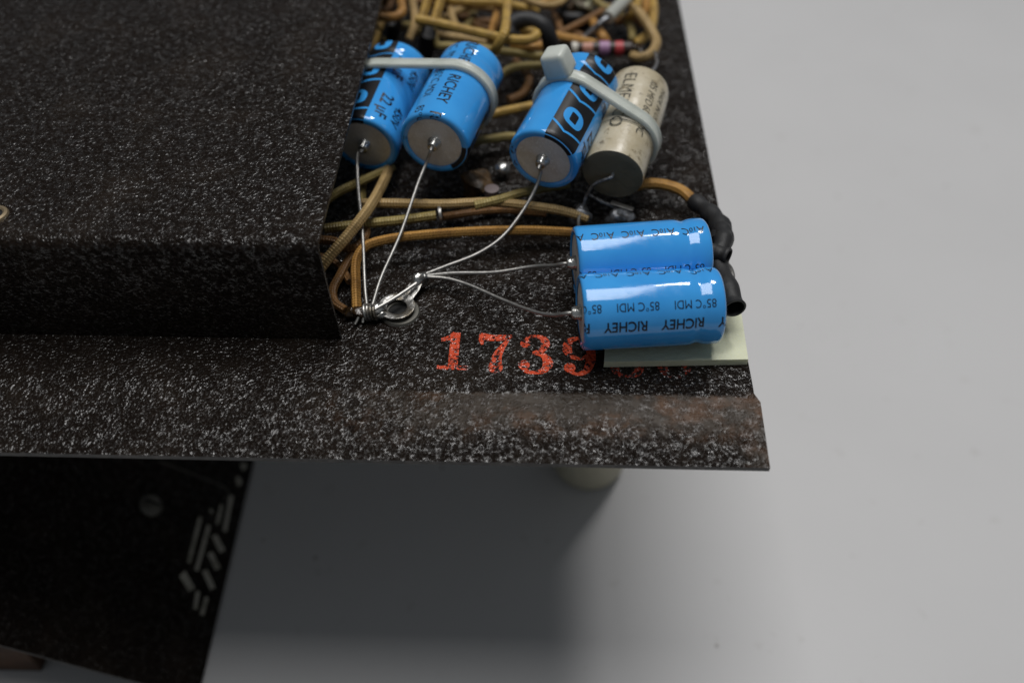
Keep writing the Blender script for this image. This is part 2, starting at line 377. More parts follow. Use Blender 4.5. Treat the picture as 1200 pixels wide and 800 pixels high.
# feet that carry it
for k, (c, r) in enumerate(((P(690, 578, -TAB), 12.3), (V((20, 395, -TAB)), 10.6), (V((-170, 395, -TAB)), 10.6))):
    m = MB(); up = V((0, 0, 1)); N = V((c.x, c.y+r*(1.0 if k == 0 else 0), -TAB))
    lathe(m, [(0, 0.02), (r*0.8, 0.02), (r*0.93, 0.8), (r, 3.2), (r, 60), (r*0.9, TAB-th-0.02), (0, TAB-th-0.02)], N, up, V((1, 0, 0)), V((0, 1, 0)), 40)
    m.build('foot', 'beige_rubber', chassis)
# stamped serial figures (outlines laid out by strokes, height 1)
def ribbon(m, pts, z, place):
    P2 = spline([V((a, b, w_)) for a, b, w_ in pts], 0.05)
    vs = []
    for i, q in enumerate(P2):
        a = P2[max(0, i-1)]; b = P2[min(len(P2)-1, i+1)]; d = V((b.x-a.x, b.y-a.y)); d = d.normalized() if d.length > 1e-6 else V((1, 0))
        nn = V((-d.y, d.x))*q.z*0.5
        vs += [place(q.x+nn.x, q.y+nn.y, z), place(q.x-nn.x, q.y-nn.y, z)]
    m.add(vs, [(2*i, 2*i+1, 2*i+3, 2*i+2) for i in range(len(P2)-1)])
def disc(m, x, y, r, z, place):
    n = 16; m.add([place(x+r*math.cos(6.2832*k/n), y+r*math.sin(6.2832*k/n), z) for k in range(n)], [tuple(range(n))])
DIG = {
 '1': ([[(.36, 0.04, .20), (.36, .5, .20), (.36, .96, .20)], [(.04, .05, .11), (.36, .045, .09), (.68, .05, .11)], [(.36, .93, .14), (.24, .82, .13), (.06, .76, .08)]], []),
 '7': ([[(.05, .90, .20), (.30, .86, .16), (.55, .88, .15), (.72, .92, .05)], [(.05, .98, .05), (.07, .80, .10), (.10, .68, .05)], [(.66, .86, .05), (.52, .62, .13), (.42, .38, .20), (.40, .08, .27)]], [(.40, .10, .15)]),
 '3': ([[(.13, .74, .08), (.20, .92, .09), (.36, .97, .08), (.52, .90, .15), (.56, .76, .20), (.48, .60, .13), (.30, .53, .06)], [(.30, .53, .06), (.52, .47, .13), (.62, .28, .22), (.54, .10, .15), (.34, .03, .08), (.16, .08, .10), (.10, .24, .08)]], [(.15, .77, .11), (.13, .22, .12)]),
 '9': ([[(.36, .97, .07), (.16, .88, .15), (.10, .68, .20), (.18, .50, .14), (.36, .42, .07), (.52, .52, .09), (.58, .70, .18), (.52, .88, .12), (.36, .97, .07)], [(.59, .70, .18), (.58, .38, .20), (.48, .12, .14), (.30, .03, .08), (.16, .10, .08)]], [(.15, .19, .12)]),
 '6': ([[(.36, .03, .07), (.56, .12, .15), (.62, .30, .20), (.54, .48, .14), (.36, .55, .07), (.18, .48, .09), (.12, .28, .18), (.18, .11, .12), (.36, .03, .07)], [(.12, .28, .18), (.14, .62, .20), (.26, .88, .14), (.44, .97, .08), (.56, .90, .08)]], [(.57, .82, .12)]),
 '0': ([[(.36, .97, .06), (.16, .84, .17), (.10, .5, .22), (.16, .16, .17), (.36, .03, .06), (.56, .16, .17), (.62, .5, .22), (.56, .84, .17), (.36, .97, .06)]], []),
}
for ch, u, v in (('1', 530, 433), ('7', 578, 435), ('3', 627, 438), ('9', 680, 440), ('6', 735, 443), ('0', 792, 443)):
    c = P(u, v, 0.0); hgt = 11.3
    m = MB()
    def place(x, y, z, c=c): return V((c.x+(x-.36)*hgt*0.92, c.y+y*hgt, 0.02+z))
    z = 0.0; strokes, discs = DIG[ch]
    for sk in strokes: ribbon(m, sk, z, place); z += 0.012
    for d in discs: disc(m, d[0], d[1], d[2], z, place); z += 0.012
    o = m.build('stamped_digit', 'red_ink_thin_shaded' if ch in '60' else 'red_ink', chassis, smooth=False); o['label'] = 'red ink stamped figure ' + ch

# ------------------------------------------------------------------ cover over the left half
hb = P(400, 397, 0); hz = 26.8; hx = P(372, 285, hz).x; hy = hb.y
m = MB(); pr = [(420.0, hz), (300, hz), (220, hz)]
rb = 2.6
for k in range(0, 13):
    a = R_(90*k/12); pr.append((hy+rb-rb*math.sin(a), hz-rb+rb*math.cos(a)))
pr += [(hy-0.1, 12), (hy-0.2, 3), (hy-0.2, 0.05)]
ins = []
for i, (y, z) in enumerate(pr):
    a = pr[max(0, i-1)]; b = pr[min(len(pr)-1, i+1)]; d = V((b[0]-a[0], b[1]-a[1])).normalized()
    ins.append((y-d.y*0.9, z+d.x*0.9) if i < len(pr)-1 else (y+0.9, z))
def hxr(z): return hx + (hb.x-hx)*max(0, min(1, (hz-6-z)/20.0))*1.0
for (y, z) in pr:
    for x in (XL, -100, hxr(z)): m.v.append(V((x, y, z)))
n0 = len(m.v)
for (y, z) in ins:
    for x in (XL, -100, hxr(z)): m.v.append(V((x, y, z)))
for i in range(len(pr)-1):
    for j in range(2):
        a = i*3+j; m.f.append((a, a+3, a+4, a+1)); m.m.append(0); m.f.append((n0+a, n0+a+1, n0+a+4, n0+a+3)); m.m.append(0)
    a = i*3+2; m.f.append((a, a+3, n0+a+3, n0+a)); m.m.append(1)
    a = i*3; m.f.append((a, n0+a, n0+a+3, a+3)); m.m.append(1)
e = (len(pr)-1)*3
for j in range(2):
    m.f.append((e+j, n0+e+j, n0+e+j+1, e+j+1)); m.m.append(1); m.f.append((j, j+1, n0+j+1, n0+j)); m.m.append(1)
cover = thing('metal_cover', 'raised black wrinkle painted metal cover with rounded front edge and open end', 'cover', (-110, 250, 0))
m.build('hood', ['wrinkle_cover', 'edge_metal'], cover, sharp=50)
m = MB(); c = P(-6, 252, hz); up = V((0, 0, 1)); X1 = V((1, 0, 0)); Y1 = V((0, 1, 0))
lathe(m, [(1.7, 0.02), (1.6, 0.35), (2.0, 0.6), (2.6, 0.45), (2.8, 0.02)], c, up, X1, Y1, 32); m.build('eyelet', 'brass', cover)
m = MB(); lathe(m, [(0, 0.06), (1.72, 0.06)], c, up, X1, Y1, 24); m.build('eyelet_hole', 'black_hole', cover)

# ------------------------------------------------------------------ leaning panel below, and the block that props it
pa = P(232, 818, -TAB+0.8); pb = P(297, 543, -TAB+0.8); dy = (pb-pa).normalized(); dl = V((0, 0, 1)).cross(dy); al = R_(38)
dx = dl*math.cos(al)+V((0, 0, 1))*math.sin(al); dn = dy.cross(dx)*-1
if dn.z < 0: dn = -dn
def onpanel(u, v, off=0.0):
    r = ROT @ cv(u, v); o0 = V((0, 0, CAM_H)); q = pa+dn*off; t = (q-o0).dot(dn)/r.dot(dn); return o0+r*t
panel = thing('front_panel', 'dark wrinkle painted metal panel with cream line ornament leaning below the chassis', 'panel', pa)
Wp, Lp = 130.0, 210.0; pth = 1.4
m = MB(); cnr = [pa, pa+dx*Wp, pa+dx*Wp+dy*Lp, pa+dy*Lp]
m.add(cnr+[q-dn*pth*0.5 for q in cnr], [(0, 1, 2, 3), (7, 6, 5, 4), (0, 4, 5, 1), (1, 5, 6, 2), (2, 6, 7, 3), (3, 7, 4, 0)])
for i in range(1, 6): m.m[i] = 1
m.build('panel_sheet', ['wrinkle_panel', 'edge_metal'], panel, smooth=False)
def pz(x, y): return (150+x/2.963, 530+y/2.963)
marks = [[(245, 222), (258, 225), (217, 385), (205, 380)], [(275, 250), (288, 253), (244, 412), (231, 406)], [(178, 428), (198, 408), (232, 470), (211, 482)],
 [(290, 290), (308, 283), (338, 338), (319, 348)], [(275, 350), (293, 343), (322, 400), (303, 408)], [(257, 412), (275, 405), (304, 468), (286, 476)],
 [(320, 180), (331, 182), (315, 250), (304, 246)], [(352, 148), (367, 150), (342, 277), (329, 270)], [(372, 92), (385, 80), (397, 105), (382, 120)], [(391, 40), (408, 34), (413, 55), (396, 62)],
 [(236, 480), (250, 481), (240, 545), (227, 540)], [(266, 500), (280, 502), (263, 566), (250, 560)], [(282, 200), (291, 194), (297, 206), (288, 214)]]
for q in marks:
    m = MB(); top = [onpanel(*pz(*a), 0.10) for a in q]; bot = [onpanel(*pz(*a), 0.01) for a in q]
    m.add(top+bot, [(0, 1, 2, 3), (0, 4, 5, 1), (1, 5, 6, 2), (2, 6, 7, 3), (3, 7, 4, 0)]); m.build('painted_mark', 'cream_paint', panel, smooth=False)
m = MB(); c = onpanel(177, 592, 0)
lathe(m, [(0, 2.0), (1.6, 1.85), (3.0, 1.2), (3.7, 0.3), (3.8, 0)], c, dn, dx, dy, 32); sc_o = m.build('screw_head', 'screw_metal', panel)
m = MB(); box(m, c+dn*1.95, 5.0, 0.8, 0.3, (dx, dy, dn)); m.build('slot', 'black_hole', sc_o, smooth=False)
m = MB(); tube(m, [onpanel(185, 540, .15), onpanel(230, 557, .15), onpanel(268, 575, .15), onpanel(262, 587, .15)], 0.22, 6); m.build('seam_edge', 'screw_metal', panel)
bx1 = P(46, 797, -TAB).x
m = MB(); box(m, (bx1-30, 146, -TAB+18.6), 60, 60, 37, bev=0.8)
tag(m.build('wood_block', 'brown_wood', origin=(bx1-30, 146, -TAB)), 'dark brown wooden block under the leaning panel on the table', 'block')

# ------------------------------------------------------------------ electrolytic capacitors
RC = 8.55
class Cap:
    pass
def sleeve_profile(R, L):
    pr = [(R*.78, .10), (R*.86, -.12), (R*.93, -.10), (R*.975, .18), (R*.997, .65), (R, 1.3)]
    pr += [(R, 1.3+(L-8.0-1.3)*k/8) for k in range(1, 9)]
    g = L-8.0
    for s_, d in ((.8, 0), (1.4, .06), (2.0, .20), (2.5, .36), (3.0, .43), (3.5, .36), (4.0, .20), (4.6, .05), (5.2, 0), (7.0, 0), (7.5, .15), (7.85, .5), (8.0, 1.2), (7.95, 2.1)):
        pr.append((R-d, g+s_))
    return pr
def make_cap(label, N, Fv, th0, lead=(), ts=1.0, R=RC, group=None):
    """th0 = turn of the sleeve: angle of the middle of the brand row from the top, towards a x up"""
    N = V(N); a = (V(Fv)-N).normalized(); L = (V(Fv)-N).length
    er = a.cross(V((0, 0, 1))).normalized(); eu = er.cross(a)
    root = thing('electrolytic_capacitor', label, 'capacitor', N+a*(L/2)-eu*R, group)
    pr = sleeve_profile(R, L)
    m = MB(); lathe(m, pr, N, a, eu, er, 72); sl = m.build('sleeve', 'blue_sleeve', root, sharp=80)
    acc = [0.0]
    for i in range(1, len(pr)): acc.append(acc[-1]+math.hypot(pr[i][0]-pr[i-1][0], pr[i][1]-pr[i-1][1]))
    tot = acc[-1]
    def wrap(s, th, off):
        s = max(0.0, min(tot-1e-4, s)); i = 0
        while acc[i+1] < s: i += 1
        k = (s-acc[i])/(acc[i+1]-acc[i]); r0, z0 = pr[i]; r1, z1 = pr[i+1]
        r = r0+(r1-r0)*k; z = z0+(z1-z0)*k; nx, nz = (z1-z0), -(r1-r0); l = math.hypot(nx, nz)
        r += nx/l*off; z += nz/l*off
        return N+a*z+(eu*math.cos(th)+er*math.sin(th))*r
    # end disc, boss, lead
    m = MB(); lathe(m, [(0, .16), (R*.2, .16), (R*.5, .18), (R*.7, .16), (R*.80, .22)], N, a, eu, er, 56); m.build('end_disc', 'end_aluminium', root, sharp=60)
    m = MB(); lathe(m, [(R*.84, L-.6), (R*.7, L-.9), (1.6, L-.9), (0, L-.9)], N, a, eu, er, 32); m.build('end_seal', 'rubber', root)
    m = MB(); lathe(m, [(1.75, .14), (1.55, -.25), (1.35, -1.2), (1.15, -1.75), (.75, -1.95), (.42, -1.9), (0, -1.9)], N, a, eu, er, 28); m.build('terminal_boss', 'solder', root)
    m = MB(); tube(m, [N-a*1.2, N-a*2.6]+[V(q) for q in lead], 0.42, 10); m.build('lead', 'tinned_wire', root)
    # printing
    m = MB(); 
    def put(txt, size, s0, th, sx=1.0, bold=0.012):
        vs, fs, wd = text2d(txt, size, sx, bold)
        o = []; keepi = {}; 
        for x, y in vs: o.append((s0-x, th+y/R))
        good = [f for f in fs if all(0.05 < o[i][0] < tot-0.3 for i in f)]
        m.add([wrap(s, tq, 0.035) for s, tq in o], good)
    def row(txt, size, th, pitch, ph, sx, bold=.012):
        s = ph
        while s < tot+pitch: put(txt, size, s, th, sx, bold); s += pitch
    row('RICHEY', 3.1*ts, th0-1.15*ts/R, 11.6*ts, 2.6, .84, .055); row('85°C MDI', 2.5*ts, th0-R_(29+(ts-1)*8)-.9*ts/R, 11.6*ts, 5.0, .84, 0.0)
    row('A', 2.75, th0-R_(91)-1.0/R, 6.5, 3.0, .9, .01); row('10', 1.75, th0-R_(91)-1.0/R, 6.5, 1.3, .9, .01); row('C', 2.75, th0-R_(91)-1.0/R, 6.5, -.3, .9, .01)
    for q in (0, 15.0):
        put('22 µF', 4.5, tot*.36+q, th0+R_(162)-1.4/R, .82, .07); put('450V', 3.8, tot*.31+q, th0+R_(190)-1.2/R, .8, .05)
    m.keep = True
    m.build('printed_lettering', 'black_print', sl, smooth=False)
    # black logo band with light blue line work
    hw = R_(29); thc = th0+R_(112); m = MB(); ns, nt = 60, 12
    vs = [wrap(.05+(tot-.4)*i/ns, thc-hw+2*hw*j/nt, .03) for i in range(ns+1) for j in range(nt+1)]
    m.add(vs, [(i*(nt+1)+j, (i+1)*(nt+1)+j, (i+1)*(nt+1)+j+1, i*(nt+1)+j+1) for i in range(ns) for j in range(nt)]); m.keep = True
    m.build('black_band', 'black_print', sl, sharp=80)
    m = MB(); m.keep = True; bw = 2*hw*R
    def line(pts, wd):
        pts = [V((x_, y_, wd)) for x_, y_ in pts]; dense = []
        for q, r_ in zip(pts[:-1], pts[1:]):
            for k in range(8): dense.append(q.lerp(r_, k/8))
        dense.append(pts[-1]); vs = []
        for i, q in enumerate(dense):
            A, B = dense[max(0, i-1)], dense[min(len(dense)-1, i+1)]; d = V((B.x-A.x, B.y-A.y)).normalized(); nn = V((-d.y, d.x))*wd/2
            for sg in (1, -1): vs.append(wrap(q.y+nn.y*sg, thc-hw+(q.x+nn.x*sg)/R, .07))
        m.add(vs, [(2*i, 2*i+1, 2*i+3, 2*i+2) for i in range(len(dense)-1)])
    s = 4.4
    while s < tot-4:
        line([(0.0, s+2.3), (bw*.42, s), (bw*.52, s+.25), (bw, s+1.1)], .62)
        # lens-shaped ring with a dark slot
        n = 40; cx, cy = bw*.50, s+5.4
        rings = 6; vs = []
        pw = lambda q, e_: math.copysign(abs(q)**e_, q)
        for r_i in range(rings):
            kk = r_i/(rings-1)
            for k in range(n):
                t_ = 2*math.pi*k/n; c_, s_ = math.cos(t_), math.sin(t_)
                oy, ox = 2.7*pw(s_, .8)-.5*pw(c_, .8), 2.75*pw(c_, .85); iy, ix = 1.5*pw(s_, .3)-.25*pw(c_, .4), 1.0*pw(c_, .3)
                vs.append(wrap(cy+oy+(iy-oy)*kk, thc-hw+(cx+ox+(ix-ox)*kk)/R, .07))
        m.add(vs, [(r_i*n+k, r_i*n+(k+1) % n, (r_i+1)*n+(k+1) % n, (r_i+1)*n+k) for r_i in range(rings-1) for k in range(n)])
        s += 11.2
    m.build('band_logo', 'blue_print', sl, smooth=False)
    root_info = Cap(); root_info.N, root_info.a, root_info.L, root_info.er, root_info.eu, root_info.root, root_info.R = N, a, L, er, eu, root, R
    return root_info
LJ = P(430, 358, 2.6)      # left solder joint of the lug
RJ = P(499, 321, 3.4)
CL, CS = 31.5, 28.7
def far(N, px, z):         # far end along the pixel's direction, at the length of the part
    d = P(*px, z)-V(N); return V(N)+d.normalized()*CL
nA, nB, nC = P(427, 170, 13.2), P(509, 168, 19.3), P(636, 188, 19.0)
capA = make_cap('blue capacitor printed 22 µF, half hidden beside the black cover', nA, far(nA, (469, 76), 16.8), R_(-21-112), ts=1.32, lead=[P(420, 178, 12.5), P(419, 206, 10.5), P(425, 275, 7.5), P(428, 340, 4), LJ])
capB = make_cap('blue capacitor with brand lettering on top, under the nylon strap beside the half hidden one', nB, far(nB, (552, 85), 20.6), R_(7), ts=1.32, lead=[P(500, 190, 16), P(491, 212, 13.5), P(469, 275, 8), P(446, 327, 4.5), LJ+V((1.2, 0, 0))])
capC = make_cap('blue capacitor with black logo band on top, strapped to the cream paper capacitor', nC, far(nC, (689, 92), 22.3), R_(34-112), ts=1.32, lead=[P(634, 198, 16), P(631, 212, 13.5), P(616, 242, 9.5), P(588, 278, 6), P(560, 297, 4.5), P(522, 312, 3.8), RJ])
zE, zF = 11.0, 10.95
eN, eF = P(674, 308, zE), P(836, 297, zE); fN, fF = P(680, 366, zF), P(848, 357, zF)
capE = make_cap('blue capacitor lying sideways against the solder joints, behind its twin on the foam pad', eN, eN+(eF-eN).normalized()*CS, R_(98), R=7.98, lead=[P(650, 311, 9.5), P(626, 312, 7), P(579, 319, 5), P(530, 320, 4), RJ+V((0.4, -.5, 0))])
capF = make_cap('blue capacitor lying sideways on the foam pad above the red stamped number', fN, fN+(fF-fN).normalized()*CS, R_(71), R=7.98, lead=[P(650, 369, 9), P(629, 366, 7), P(591, 352, 4.5), P(547, 333, 3.4), P(522, 326, 3.3), RJ+V((0.5, -1.0, 0))])

# ------------------------------------------------------------------ cream paper capacitor
nD = P(718, 204, 13.8); RD = 7.4; fD = nD+(P(750, 105, 18.0)-nD).normalized()*32.5
a = (fD-nD).normalized(); L = (fD-nD).length; er = a.cross(V((0, 0, 1))).normalized(); eu = er.cross(a)
paper = thing('paper_capacitor', 'cream waxed tubular capacitor with worn lettering and dark potted end', 'capacitor', nD+a*L/2-eu*RD)
pr = [(RD*.93, .5), (RD*.985, -.05), (RD, .5), (RD*1.005, 4), (RD*1.0, 10.2), (RD*1.035, 10.35), (RD*1.035, 20), (RD*1.03, L-3), (RD*.99, L-1.2), (RD*.88, L-.25), (RD*.6, L+.25), (0, L+.3)]
m = MB(); lathe(m, pr, nD, a, eu, er, 56); body = m.build('body', 'waxed_paper', paper, sharp=60)
m = MB(); lathe(m, [(RD*.985, -.02), (RD*.95, -.12), (RD*.7, -.06), (RD*.4, .02), (0, .05)], nD, a, eu, er, 40); m.build('potted_end', 'potting', paper)
m = MB(); m.keep = True; n = 56
m.add([nD+a*zz+(eu*math.cos(6.28319*k/n)+er*math.sin(6.28319*k/n))*(RD*1.035+.03) for zz in (10.42, 10.80) for k in range(n)], [(k, (k+1) % n, n+(k+1) % n, n+k) for k in range(n)])
def putD(txt, size, s0, th, sx, bold):
    vs, fs, wd = text2d(txt, size, sx, bold)
    m.add([nD+a*(s0-x)+(eu*math.cos(th+y/RD)+er*math.sin(th+y/RD))*(RD*1.037+.03) for x, y in vs], fs)
putD('ELMENCO', 4.3, L-4.2, R_(-8)-.3, 1.02, .0); putD('.05 MFD', 2.9, L-5.0, R_(26), .9, 0); putD('600 VDC', 2.9, L-14.5, R_(26), .9, 0)
putD('MADE IN USA', 2.3, L-5, R_(52), .9, 0)
m.build('printed_lettering', 'faded_print', body, smooth=False)
m = MB(); tube(m, [nD+a*.4, nD-a*1.0, P(700, 214, 12), P(688, 228, 8), P(683, 244, 5)], 0.42, 10); m.build('lead', 'dull_solder', paper)
m = MB(); tube(m, [fD, fD+a*2, P(768, 78, 17), P(769, 68, 12), P(766, 58, 8)], 0.42, 10); m.build('lead', 'dull_solder', paper)

# ------------------------------------------------------------------ nylon ties
def hull_path(c1, r1, c2, r2, ax, s1, s2, eu, er, o1):
    """closed loop round two parallel round bodies; returns points, outward normals"""
    p1 = V(((c1-o1).dot(er), (c1-o1).dot(eu))); p2 = V(((c2-o1).dot(er), (c2-o1).dot(eu)))
    pts = []
    for c, r, s_ in ((p1, r1, s1), (p2, r2, s2)):
        for k in range(120):
            t_ = 2*math.pi*k/120; pts.append((c.x+r*math.cos(t_), c.y+r*math.sin(t_), s_))
    pts.sort(); 
    def cross(o, a_, b): return (a_[0]-o[0])*(b[1]-o[1])-(a_[1]-o[1])*(b[0]-o[0])
    lo, up_ = [], []
    for q in pts:
        while len(lo) > 1 and cross(lo[-2], lo[-1], q) <= 0: lo.pop()
        lo.append(q)
    for q in reversed(pts):
        while len(up_) > 1 and cross(up_[-2], up_[-1], q) <= 0: up_.pop()
        up_.append(q)
    h = lo[:-1]+up_[:-1]; out = []
    for i, q in enumerate(h):
        r = h[(i+1) % len(h)]; d = math.hypot(r[0]-q[0], r[1]-q[1]); n = max(1, int(d/.8))
        for k in range(n): out.append([q[j]+(r[j]-q[j])*k/n for j in range(3)])
    for _ in range(3):
        n = len(out); z = [(out[i-1][2]+out[i][2]*2+out[(i+1) % n][2])/4 for i in range(n)]
        for i in range(n): out[i][2] = z[i]
    return out
def strap(m, loop, o1, ax, er, eu, w_, t_):
    n = len(loop); vs = []
    sec = [(-.5, .0), (-.5, .72), (-.40, 1.0), (-.30, .80), (-.26, .72), (.26, .72), (.30, .80), (.40, 1.0), (.5, .72), (.5, 0)]
    for i, q in enumerate(loop):
        a_, b = loop[i-1], loop[(i+1) % n]; d = V((b[0]-a_[0], b[1]-a_[1])).normalized(); nr = V((d.y, -d.x))
        for sw, so in sec:
            x = q[0]+nr.x*t_*so; y = q[1]+nr.y*t_*so
            vs.append(o1+er*x+eu*y+ax*(q[2]+sw*w_))
    k = len(sec)
    m.add(vs, [(i*k+j, i*k+(j+1) % k, ((i+1) % n)*k+(j+1) % k, ((i+1) % n)*k+j) for i in range(n) for j in range(k)])
def tie_loop(c1, c2, s1, r2a, N2, ax2, s2):
    o1 = c1.N; return hull_path(c1.N, c1.R+.12, N2+ax2*s2-c1.a*((N2+ax2*s2-c1.N).dot(c1.a)), r2a+.12, c1.a, s1, (N2+ax2*s2-c1.N).dot(c1.a), c1.eu, c1.er, o1)
lp = tie_loop(capB, None, 19.6, capA.R, capA.N, capA.a, 20.0)
tie = thing('cable_tie', 'milky nylon cable tie around two blue capacitors, no locking head showing', 'cable tie', capB.N+capB.a*19-capB.eu*9, 'nylon cable ties')
m = MB(); strap(m, lp, capB.N, capB.a, capB.er, capB.eu, 3.3, 1.1); m.build('band', 'nylon', tie, sharp=60)
lp = tie_loop(capC, None, 20.5, RD*1.04, nD, (fD-nD).normalized(), 13.0)
tie2 = thing('cable_tie', 'milky nylon cable tie with square locking head around blue and cream capacitors', 'cable tie', capC.N+capC.a*19-capC.eu*9, 'nylon cable ties')
m = MB(); strap(m, lp, capC.N, capC.a, capC.er, capC.eu, 3.6, 1.15); m.build('band', 'nylon', tie2, sharp=60)
th = R_(-20); eo = capC.eu*math.cos(th)+capC.er*math.sin(th); et = capC.er*math.cos(th)-capC.eu*math.sin(th)
hc = capC.N+capC.a*21.6+eo*(capC.R+3.4)
m = MB(); box(m, hc, 6.6, 6.3, 6.4, (et, capC.a, eo), bev=1.25, taper=.88); m.build('locking_head', 'nylon', tie2, sharp=70)

# ------------------------------------------------------------------ ground lug with its eyelet
lug = thing('ground_lug', 'tinned ring lug with soldered tips riveted to the plate near the red number', 'solder lug', P(464, 362, 0))
c0 = P(465, 360, 1.3); tipR = P(493, 328, 2.6); tipL = P(438, 366, 1.9)
m = MB(); n = 72; ro, ri = 4.1, 2.3; top, bot, it, ib = [], [], [], []
for k in range(n):
    t_ = 2*math.pi*k/n; d = V((math.cos(t_), math.sin(t_), 0)); r = ro; z = c0.z
    for tip, wd in ((tipR, 1.35), (tipL, 1.2)):
        q = tip-c0; l = math.hypot(q.x, q.y); cosd = (d.x*q.x+d.y*q.y)/l; sind = math.sqrt(max(0, 1-cosd*cosd))
        if cosd > 0.6:
            lim = min(l, wd/max(sind, 1e-3)*1.0); taper_ = ro+max(0, (cosd-.93)/.07)**1.3*(l-ro); 
            if taper_ > r: z += (tip.z-c0.z)*(taper_-ro)/(l-ro); r = taper_
    top.append(V((c0.x+d.x*r, c0.y+d.y*r, z+.5))); bot.append(V((c0.x+d.x*r, c0.y+d.y*r, z)))
    it.append(V((c0.x+d.x*ri, c0.y+d.y*ri, c0.z+.15))); ib.append(V((c0.x+d.x*ri, c0.y+d.y*ri, c0.z-.2)))
mid = [V((c0.x+math.cos(6.28319*k/n)*3.2, c0.y+math.sin(6.28319*k/n)*3.2, c0.z+.62)) for k in range(n)]
m.add(top+mid+it+ib+bot, [(r*n+k, r*n+(k+1) % n, ((r+1) % 5)*n+(k+1) % n, ((r+1) % 5)*n+k) for r in range(5) for k in range(n)])
m.build('lug_ring', 'dull_tin', lug, sharp=55)
c1 = P(469, 366, 0); m = MB(); lathe(m, [(2.6, .05), (2.7, .5), (3.6, .6), (4.2, .5), (4.5, .02)], c1, up, X1, Y1, 48); m.build('washer', 'screw_metal', lug)
m = MB(); lathe(m, [(0, .06), (2.65, .06)], c1, up, X1, Y1, 32); m.build('rivet_hole', 'black_hole', lug)
ax_ = (tipR-tipL).normalized(); ay_ = V((0, 0, 1)).cross(ax_).normalized(); az_ = ax_.cross(ay_)
m = MB(); blob(m, P(492, 328, 2.7), 2.5, 1.6, 1.7, .12, (ax_, ay_, az_)); m.build('solder_tip', 'solder', lug)
m = MB(); blob(m, P(438, 364, 2.0), 2.7, 1.8, 1.7, .18, (ax_, ay_, az_)); blob(m, P(445, 369, 1.6), 1.6, .9, .9, .15); m.build('solder_tip', 'solder', lug)
m = MB(); blob(m, P(424, 366, 1.6), 2.1, 1.6, 1.5, .2); blob(m, P(411, 367, 1.4), 1.3, 1.2, 1.3, .2); m.build('flux_residue', 'flux', lug)
m = MB(); tube(m, [P(437, 364, 3.0), P(466, 347, 3.4), P(488, 332, 3.6)], .45, 8); tube(m, [P(427, 366, 2.2), P(425, 378, .8)], .35, 8); tube(m, [P(423, 366, 2.2), P(416, 380, .7)], .35, 8)
m.build('wire_tail', 'tinned_wire', lug)
m = MB(); A_, B_ = P(441, 365, 2.2), P(428, 366, 1.9); ax_ = (B_-A_); e1_ = ax_.orthogonal().normalized(); e2_ = ax_.normalized().cross(e1_)
tube(m, [A_+ax_*(k/40)+(e1_*math.cos(k*.55)+e2_*math.sin(k*.55))*(1.75+.1*math.sin(k)) for k in range(41)], .34, 8, raw=True); m.build('twisted_tail', 'dull_tin', lug)

# ------------------------------------------------------------------ cloth covered wires
def wire(label, mat, pts, r=1.12, group=None):
    if label is None:
        label = mat[6:]+' cloth wire in the tangle behind the strapped capacitors'; group = label[:-len(' behind the strapped capacitors')]
    m = MB(); tube(m, [P(*q) for q in pts], r, 12, jitter=.025)
    zmin = min(m.v, key=lambda q: q.z)
    return tag(m.build('cloth_wire', mat, origin=zmin), label, 'wire', group)
wire('orange brown cloth wire arching from the ring lug to the sideways capacitors', 'cloth_orange', [(418, 362, 2), (417, 335, 3.5), (418, 304, 5.2), (428, 289, 6), (452, 281, 6.2), (500, 275, 6.2), (560, 271, 6), (620, 270, 5.2), (665, 272, 4.2), (695, 274, 3)])
wire('long straw cloth wire running behind the arching orange brown one', 'cloth_tan', [(425, 238, 6), (455, 238, 8), (520, 239, 8), (575, 237, 8), (620, 241, 7.5), (663, 248, 5.5), (688, 256, 3.5)])
wire('straw cloth wire forking up beneath the capacitor with the logo band', 'cloth_olive', [(556, 241, 8.5), (585, 234, 9), (612, 226, 7.5), (640, 220, 5), (665, 216, 3)])
wire('dark cloth wire lowest on the plate below the long straw one', 'cloth_brown', [(519, 254, 2.6), (545, 250, 2.4), (585, 246, 2), (640, 250, 1.6)], .95)
stub = thing('cloth_wire', 'olive cloth wire stub ending in a small metal collar', 'wire', P(470, 258, 4))
m = MB(); tube(m, [P(*q) for q in ((380, 268, 5), (430, 262, 5.5), (470, 258, 6), (511, 252.5, 6.6))], 1.15, 12); m.build('insulation', 'cloth_olive', stub)
q0, q1 = P(509, 252.7, 6.6), P(514, 252, 6.65); a_ = (q1-q0).normalized(); e_ = a_.cross(up).normalized()
m = MB(); lathe(m, [(0, 0), (2.0, 0), (2.1, .35), (2.0, .7), (0, .7)], q1, a_, e_, a_.cross(e_), 24); m.build('collar', 'tinned_wire', stub)
wire('thick tan cloth wire slanting up from the cover opening to under the strapped capacitors', 'cloth_tan', [(370, 322, 4), (384, 303, 6), (405, 279, 8.5), (430, 247, 10), (448, 216, 8), (456, 196, 6)], 1.3)
wire('brown cloth wire tucked under the cover, crossing below the slanting wire', 'cloth_brown', [(352, 282, 4), (372, 281, 4.4), (393, 283, 4.4), (408, 291, 4.2), (421, 287, 4.6), (428, 277, 5.2), (428, 262, 3.6)], 1.05)
wire('olive cloth wire rising behind the straight lead of the half hidden capacitor', 'cloth_olive', [(428, 276, 2.6), (426, 250, 3), (424, 228, 4), (426, 208, 5)], 1.0)
wire('dim olive cloth wire from the cover opening to under the half hidden capacitor', 'cloth_olive', [(375, 240, 5), (395, 226, 6), (420, 214, 7), (444, 203, 7), (460, 196, 6)], 1.1)
